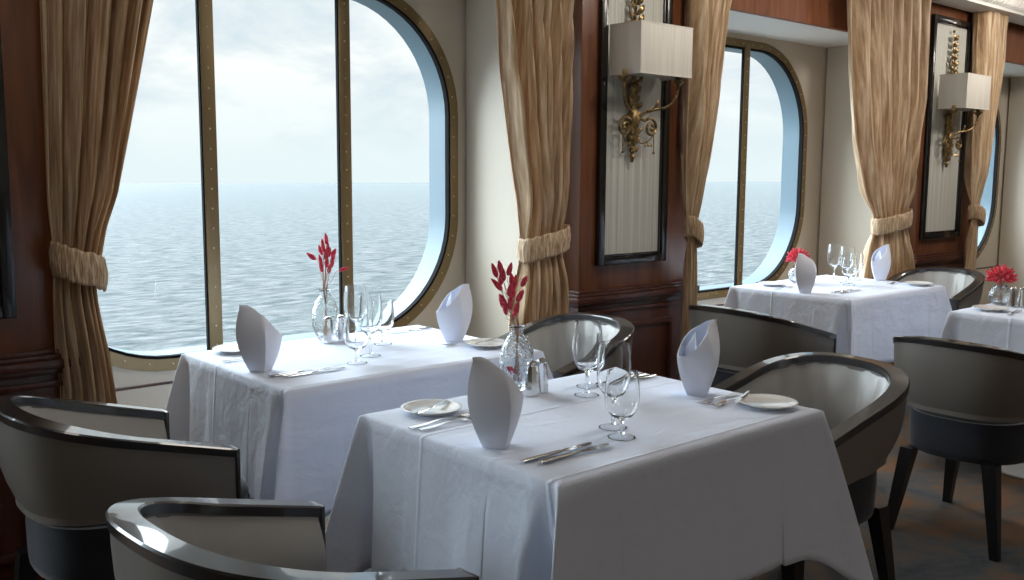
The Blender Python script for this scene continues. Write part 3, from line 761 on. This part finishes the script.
def make_shaker():
    e = empty('condiment_shaker', (0, 0, 0), 0, 'x', 'shaker', 'tapered chrome salt and pepper shakers')
    n = 8; L = []
    for z, r in ((0, .0215), (.003, .0225), (.05, .0185), (.088, .0145)): L.append([(r*math.cos(2*math.pi*i/n), r*math.sin(2*math.pi*i/n), z) for i in range(n)])
    vs, fs = loft(L); MB().add(vs, fs).build('body', M['chrome'], e, 20)
    MB().lathe([(0, .088), (.0150, .088), (.0155, .093), (.0125, .099), (.006, .102), (0, .102)], 20).build('cap', M['steel'], e)
    return e
def make_tall_vase():
    o = MB().lathe([(0, 0), (.028, 0), (.032, .003), (.040, .02), (.050, .05), (.053, .085), (.049, .12), (.036, .150), (.023, .168), (.019, .178), (.022, .188), (.026, .192),
                    (.024, .192), (.020, .187), (.017, .178), (.021, .167), (.034, .148), (.046, .119), (.050, .085), (.047, .051), (.037, .022), (.026, .012), (0, .010)], 40).build('bud_vase', M['glass_seed'], None, 180)
    tag(o, 'x', 'vase', 'bottle shaped seeded glass vases'); return o
def make_round_vase():
    o = MB().lathe([(0, 0), (.025, 0), (.034, .004), (.050, .022), (.056, .045), (.051, .068), (.038, .084), (.030, .090), (.032, .096), (.030, .096), (.027, .090), (.035, .082), (.047, .067), (.052, .045), (.047, .024), (.032, .010), (0, .009)], 40).build('globe_vase', M['glass_seed'], None, 180)
    tag(o, 'x', 'vase', 'round seeded glass vases'); return o
def seed_head(mb, c, d, L, r):
    c = Vector(c); d = Vector(d).normalized(); q = Vector((0, 0, 1)).rotation_difference(d).to_matrix().to_4x4()
    prof = [(0, 0), (r*.55, L*.07), (r*.92, L*.22), (r, L*.40), (r*.88, L*.62), (r*.55, L*.84), (r*.2, L*.96), (0, L)]
    vs0 = len(mb.v); mb.lathe(prof, 12, Matrix.Translation(c) @ q)
    for i in range(vs0, len(mb.v)):
        ax = (mb.v[i]-c); al = ax.dot(d); rad = ax-d*al; mb.v[i] = c+d*al+rad*(1+rnd.uniform(-.14, .14))
def bouquet(loc, vase_h, heads, label, L=.044, r=.0078, neck=.012):
    """heads: (x, y, z, dx, dy, dz) relative to the vase foot"""
    e = empty('dried_grass_bouquet', loc, 0, label, 'flowers', 'red dyed bunny tail grasses')
    for (x, y, z, dx, dy, dz) in heads:
        a = rnd.uniform(0, 6.28); foot = Vector((.012*math.cos(a), .012*math.sin(a), .017)); nk = Vector((neck*.6*math.cos(a+3), neck*.6*math.sin(a+3), vase_h))
        h = Vector((x, y, z)); d = Vector((dx, dy, dz)).normalized(); mid = nk.lerp(h, .55)
        P = [foot, foot.lerp(nk, .5), nk, mid, h-d*.012, h+d*.004]
        S = []
        for i in range(len(P)-1):
            for t in (0, .5): S.append(P[i].lerp(P[i+1], t))
        S.append(P[-1])
        st = MB().tube(S, [.0009]*len(S), 5).build('stem', M['stem'], e, 180)
        mb = MB(); seed_head(mb, h, d, L*rnd.uniform(.85, 1.15), r*rnd.uniform(.9, 1.15)); mb.build('seed_head', M['red'], st, 180)
    return e

RX, RY = math.cos(R(41.1)), -math.sin(R(41.1))   # screen right on the floor plane
def H(sx, z, dep=0, tilt=0, up=1):               # a head at sx to the right, z high, leaning by tilt
    return (sx*RX+dep*.65, sx*RY+dep*.75, z, math.sin(tilt)*RX, math.sin(tilt)*RY, math.cos(tilt)*up)
nap, kni, frk, bkn, shk, tva, rva = make_napkin(), make_knife(), make_fork(), make_butter_knife(), make_shaker(), make_tall_vase(), make_round_vase()
used = set()
def put(proto, x, y, z, rz, label):
    o = proto if proto.name not in used else copy_tree(proto)
    used.add(proto.name); return place(o, (x, y, z), R(rz), label)
def setting(tc, tn, items):
    for it in items:
        kind, dx, dy, rz, lb = it; x, y = tc[0]+dx, tc[1]+dy
        z = Z+(.0072 if kind is bkn else 0)
        if kind is bkn: z = Z+.0125
        put(kind, x, y, z, rz, lb)
n1 = 'the nearest table'
setting((1.843, 1.770), n1, [
    (nap, -.405, -.070, -12, 'upright folded napkin at the left seat of the nearest table, before the vase'),
    (nap, .395, -.040, 165, 'upright folded napkin at the right seat of the nearest table, its pocket open'),
    (plate, -.335, .285, 0, 'bread plate at the left corner of the nearest table'),
    (plate, .425, -.262, 0, 'bread plate at the right corner of the nearest table'),
    (bkn, -.410, .247, 22, 'butter knife lying on the bread plate left on the nearest table'),
    (bkn, .475, -.165, -158, 'butter knife lying on the bread plate right on the nearest table'),
    (frk, -.485, .175, 3, 'outer fork below the left bread plate, one of two on the nearest table'),
    (frk, -.475, .145, 3, 'inner fork of the pair below the left bread plate on the nearest table'),
    (frk, .485, -.165, 183, 'fork beside the right bread plate of the nearest table, nearer the pocket napkin'),
    (frk, .480, -.125, 183, 'fork of the pair beside the right napkin of the nearest table, farther from the plate'),
    (kni, -.455, -.218, 1, 'knife at the front corner of the nearest table, closer to the left napkin'),
    (kni, -.430, -.250, 1, 'frontmost knife on the nearest table, by the front cloth corner'),
    (kni, .485, .200, 181, 'knife behind the glasses of the nearest table, nearer one of the back pair'),
    (kni, .470, .232, 181, 'rearmost knife at the back edge of the nearest table'),
    (gob, -.125, -.215, 0, 'short goblet at the front of the nearest table, nearest of all glasses'),
    (win, -.075, -.140, 0, 'tall wine glass directly behind the frontmost goblet on the nearest table'),
    (win, .130, .155, 0, 'tall wine glass right of the shakers, in the back pair of the nearest table'),
    (gob, .215, .235, 0, 'short goblet seen through the back wine glass on the nearest table'),
    (shk, .005, .255, 0, 'left chrome shaker of the pair beside the tall vase on the nearest table'),
    (shk, .055, .268, 20, 'right chrome shaker of the pair beside the tall vase on the nearest table'),
    (tva, .025, .345, 0, 'bottle shaped seeded glass vase with red grasses on the nearest table'),
])
n2 = 'the left window table'
setting(TB, n2, [
    (nap, -.440, -.070, -12, 'upright folded napkin at the left seat of the left window table'),
    (nap, .385, -.030, 165, 'upright folded napkin at the right seat of the left window table, before the wall'),
    (plate, -.355, .290, 0, 'bread plate behind the left napkin on the left window table'),
    (plate, .410, -.200, 0, 'bread plate at the right end of the left window table, beside the napkin'),
    (bkn, .490, -.150, -158, 'butter knife on the right bread plate of the left window table'),
    (frk, -.480, .130, 3, 'fork below the left bread plate on the left window table'),
    (frk, .475, -.095, 183, 'fork at the foot of the right napkin on the left window table'),
    (kni, -.470, -.185, 1, 'knife by the left napkin on the left window table, farther from the edge'),
    (kni, -.440, -.222, 1, 'frontmost knife on the left window table'),
    (kni, .490, .262, 181, 'knife at the window side of the left window table'),
    (gob, -.135, -.165, 0, 'frontmost short goblet on the left window table'),
    (win, -.030, -.085, 0, 'tall wine glass behind the frontmost goblet on the left window table'),
    (gob, .135, .085, 0, 'short goblet right of the wine glasses on the left window table'),
    (win, .070, .170, 0, 'rear tall wine glass on the left window table, partly behind the front one'),
    (shk, -.010, .235, 0, 'left chrome shaker of the pair on the left window table'),
    (shk, .045, .235, 20, 'right chrome shaker of the pair on the left window table'),
    (tva, .025, .315, 0, 'bottle shaped seeded glass vase with red grasses on the left window table'),
])
n3 = 'the far window table'
setting(TC, n3, [
    (nap, -.440, -.055, -12, 'upright folded napkin hiding the vase on the far window table'),
    (nap, .480, 0, 165, 'upright folded napkin in front of the curtain on the far window table'),
    (plate, -.300, .245, 0, 'bread plate at the window end of the far window table'),
    (plate, .400, -.285, 0, 'bread plate at the right end of the far window table'),
    (frk, -.470, .115, 3, 'fork left of the napkin on the far window table'),
    (frk, .480, -.150, 183, 'fork right of the curtain side napkin on the far window table'),
    (kni, -.350, -.165, 1, 'knife on the near edge of the far window table'),
    (kni, -.330, -.200, 1, 'second knife on the near edge of the far window table, closest to the hem'),
    (gob, .080, -.020, 0, 'frontmost short goblet on the far window table'),
    (win, .170, .050, 0, 'tall wine glass in the glass cluster of the far window table, behind the front goblet'),
    (win, .270, .190, 0, 'rearmost tall wine glass on the far window table'),
    (gob, .370, .100, 0, 'right hand short goblet in the glass cluster on the far window table'),
    (shk, .060, .215, 0, 'chrome shaker just right of the red flowers on the far window table'),
    (rva, -.060, .235, 0, 'round glass vase behind the left napkin on the far window table'),
])
n4 = 'the right edge table'
setting(TD, n4, [
    (plate, -.370, .265, 0, 'bread plate on the table cut by the right picture edge'),
    (frk, -.490, .135, 8, 'fork on the table cut by the right picture edge'),
    (shk, -.165, .245, 0, 'chrome shaker at the right picture edge, beside the round vase'),
    (shk, -.130, .215, 20, 'chrome shaker cut by the right picture edge, on the right edge table'),
    (rva, -.120, .325, 0, 'round glass vase with a red posy at the right picture edge'),
])
ZV = Z
T_ = R
hA = [(-.019, .335, -.2), (.000, .330, .25), (-.032, .322, -.35), (-.012, .313, -.1), (-.022, .300, .1), (.012, .300, -.05), (.040, .298, .45), (-.016, .285, -.75), (.003, .268, .15), (.012, .262, .1),
      (.026, .252, .5), (-.006, .240, -.45), (.004, .226, .1), (-.012, .230, -.3), (.022, .210, .2), (-.004, .212, -.2), (.016, .285, .15), (.017, .196, .2)]
bouquet((1.868, 2.115, ZV), .19, [H(s-.028, z+.012, rnd.uniform(-.012, .012), t) for s, z, t in hA], 'red dyed grass sprays in the tall vase on the nearest table')
hB = [(.008, .345, -.1), (-.004, .330, -.1), (.002, .318, -.25), (-.010, .305, -.3), (.018, .300, .1), (.030, .297, .35), (-.030, .290, -.95), (.004, .285, .05), (.022, .275, .4), (-.012, .262, -.2), (.006, .258, .1),
      (.022, .258, .35), (.055, .248, 1.25), (.012, .235, .2), (-.008, .240, -.2), (.010, .312, .1)]
bouquet((TB[0]+.025, TB[1]+.315, ZV), .19, [H(s, z+.018, rnd.uniform(-.012, .012), t) for s, z, t in hB], 'red dyed grass sprays in the vase before the big left window')
def posy(n, rr, zc):
    out = []
    for i in range(n):
        k = i+.5; ph = math.acos(1-1.15*k/n); th = math.pi*(1+5**.5)*k
        d = Vector((math.cos(th)*math.sin(ph), math.sin(th)*math.sin(ph), math.cos(ph)))
        p = Vector((0, 0, zc))+d*rr; out.append((p.x, p.y, p.z, d.x, d.y, d.z))
    return out
bouquet((TC[0]-.06, TC[1]+.235, ZV), .09, posy(44, .030, .140), 'red dyed grass posy in the round vase on the far window table', .045, .0085)
bouquet((TD[0]-.12, TD[1]+.325, ZV), .09, posy(42, .028, .124), 'red dyed grass posy in the round vase at the right picture edge', .052, .0085)
# one loose head lying inside the front vase
mb = MB(); seed_head(mb, (0, 0, 0), Vector((RX, RY, -.62)), .042, .009)
o = mb.build('loose_seed_head', M['red'], None, 180); o.location = (1.868-.030*RX, 2.115-.030*RY, Z+.068); tag(o, 'single red grass head fallen inside the tall vase on the nearest table', 'flower')

# ------------------------------------------------------------------ sea, light, camera
mb = MB(); S = 20000
o = MB().add([(-S, 20, 0), (S, 20, 0), (S, S, 0), (-S, S, 0)], [(0, 1, 2, 3)]).build('sea', M['sea'], None, 0)
o.location = (0, 0, -11); o.rotation_euler = (R(-.784), R(-.012), 0); o['kind'] = 'stuff'; tag(o, 'pale rippled open sea outside the windows reaching to the horizon', 'sea')

w = bpy.data.worlds.new('sky'); sc.world = w; w.use_nodes = True; nt = w.node_tree; nt.nodes.clear()
out = N(nt, 'ShaderNodeOutputWorld'); bg = N(nt, 'ShaderNodeBackground'); tc = N(nt, 'ShaderNodeTexCoord')
sx = N(nt, 'ShaderNodeSeparateXYZ'); nt.links.new(tc.outputs['Generated'], sx.inputs[0])
mp = N(nt, 'ShaderNodeMapping'); mp.inputs['Scale'].default_value = (1, 1, 2.6); nt.links.new(tc.outputs['Generated'], mp.inputs[0])
f = noise(nt, mp.outputs[0], 5.2, 7, .3, .58)
cl = ramp(nt, f, [(.36, (.68, .77, .84)), (.48, (.85, .885, .905)), (.57, (1, 1, .985))])
hz = N(nt, 'ShaderNodeMapRange'); hz.inputs['From Min'].default_value = 0; hz.inputs['From Max'].default_value = .10; nt.links.new(sx.outputs['Z'], hz.inputs[0])
mx = N(nt, 'ShaderNodeMixRGB'); nt.links.new(hz.outputs[0], mx.inputs[0]); mx.inputs[1].default_value = (.82, .90, .92, 1); nt.links.new(cl, mx.inputs[2])
nt.links.new(mx.outputs[0], bg.inputs[0])
st = N(nt, 'ShaderNodeMapRange'); st.inputs['From Min'].default_value = .18; st.inputs['From Max'].default_value = .75; st.inputs['To Min'].default_value = 1.08; st.inputs['To Max'].default_value = 4.5
nt.links.new(sx.outputs['Z'], st.inputs[0]); nt.links.new(st.outputs[0], bg.inputs[1]); nt.links.new(bg.outputs[0], out.inputs[0])

def sun(e, ang, rot, col):
    l = bpy.data.lights.new('daylight_fill', 'SUN'); l.energy = e; l.angle = R(ang); l.color = col
    o = bpy.data.objects.new('daylight_fill', l); COL.objects.link(o); o.rotation_euler = rot
def aimed(d):   # rotation that makes a lamp shine along d
    return Vector(d).to_track_quat('-Z', 'Y').to_euler()
sun(13.5, 75, aimed((.36, -1, -.66)), (.80, .90, 1))  # broad soft sun added to strengthen the window daylight under an overcast sky
# unseen ceiling lamps: assumed room lamps plus added fill
def unseen_ceil_lamp(x, y, e, s=.5, aim=(0, 0, -1)):
    l = bpy.data.lights.new('unseen_ceiling_lamp', 'AREA'); l.energy = e; l.size = s; l.color = (1, .93, .85); l.shape = 'DISK'
    o = bpy.data.objects.new('unseen_ceiling_lamp', l); COL.objects.link(o); o.location = (x, y, CZ-.01 if aim[1] == 0 else CZ-.12); o.rotation_euler = Vector(aim).to_track_quat('-Z', 'Y').to_euler()
for x in (-2.5, .5, 3.5, 6.5, 9.5): unseen_ceil_lamp(x, -2.5, 12)  # rear row added as fill for the room-facing cloth sides
for x, e in ((.6, 4), (2.7, 9), (4.9, 11), (7.1, 12), (9.3, 12)): unseen_ceil_lamp(x, 1.9, e)
for x, e in ((.55, 2), (3.75, 7), (7.2, 10), (9.5, 5), (5.4, 4)): unseen_ceil_lamp(x, 2.25, e, .25, (0, .85, -.62))  # wall washers; the last one is added to brighten the second window recess

cam = bpy.data.cameras.new('camera'); co = bpy.data.objects.new('camera', cam); COL.objects.link(co); sc.camera = co
cam.sensor_width = 36; cam.lens = 36*960/1024; cam.clip_end = 50000; cam.clip_start = .02
yaw, pit, rol = R(41.1288), R(7.0192), R(.3374)
f_ = Vector((math.sin(yaw)*math.cos(pit), math.cos(yaw)*math.cos(pit), -math.sin(pit))); r_ = Vector((math.cos(yaw), -math.sin(yaw), 0)); u_ = r_.cross(f_)
r2 = r_*math.cos(rol)+u_*math.sin(rol); u2 = -r_*math.sin(rol)+u_*math.cos(rol)
mt = Matrix((r2, u2, -f_)).transposed().to_4x4(); mt.translation = (0, 0, 1.40); co.matrix_world = mt
sc.view_settings.view_transform = 'Standard'; sc.view_settings.look = 'None'; sc.view_settings.gamma = 1; sc.view_settings.use_curve_mapping = False
sc.view_settings.exposure = 0.0
sc.cycles.use_denoising = True
sc.cycles.max_bounces = 14; sc.cycles.transmission_bounces = 14; sc.cycles.transparent_max_bounces = 16; sc.cycles.diffuse_bounces = 5
sc.cycles.sample_clamp_indirect = 8
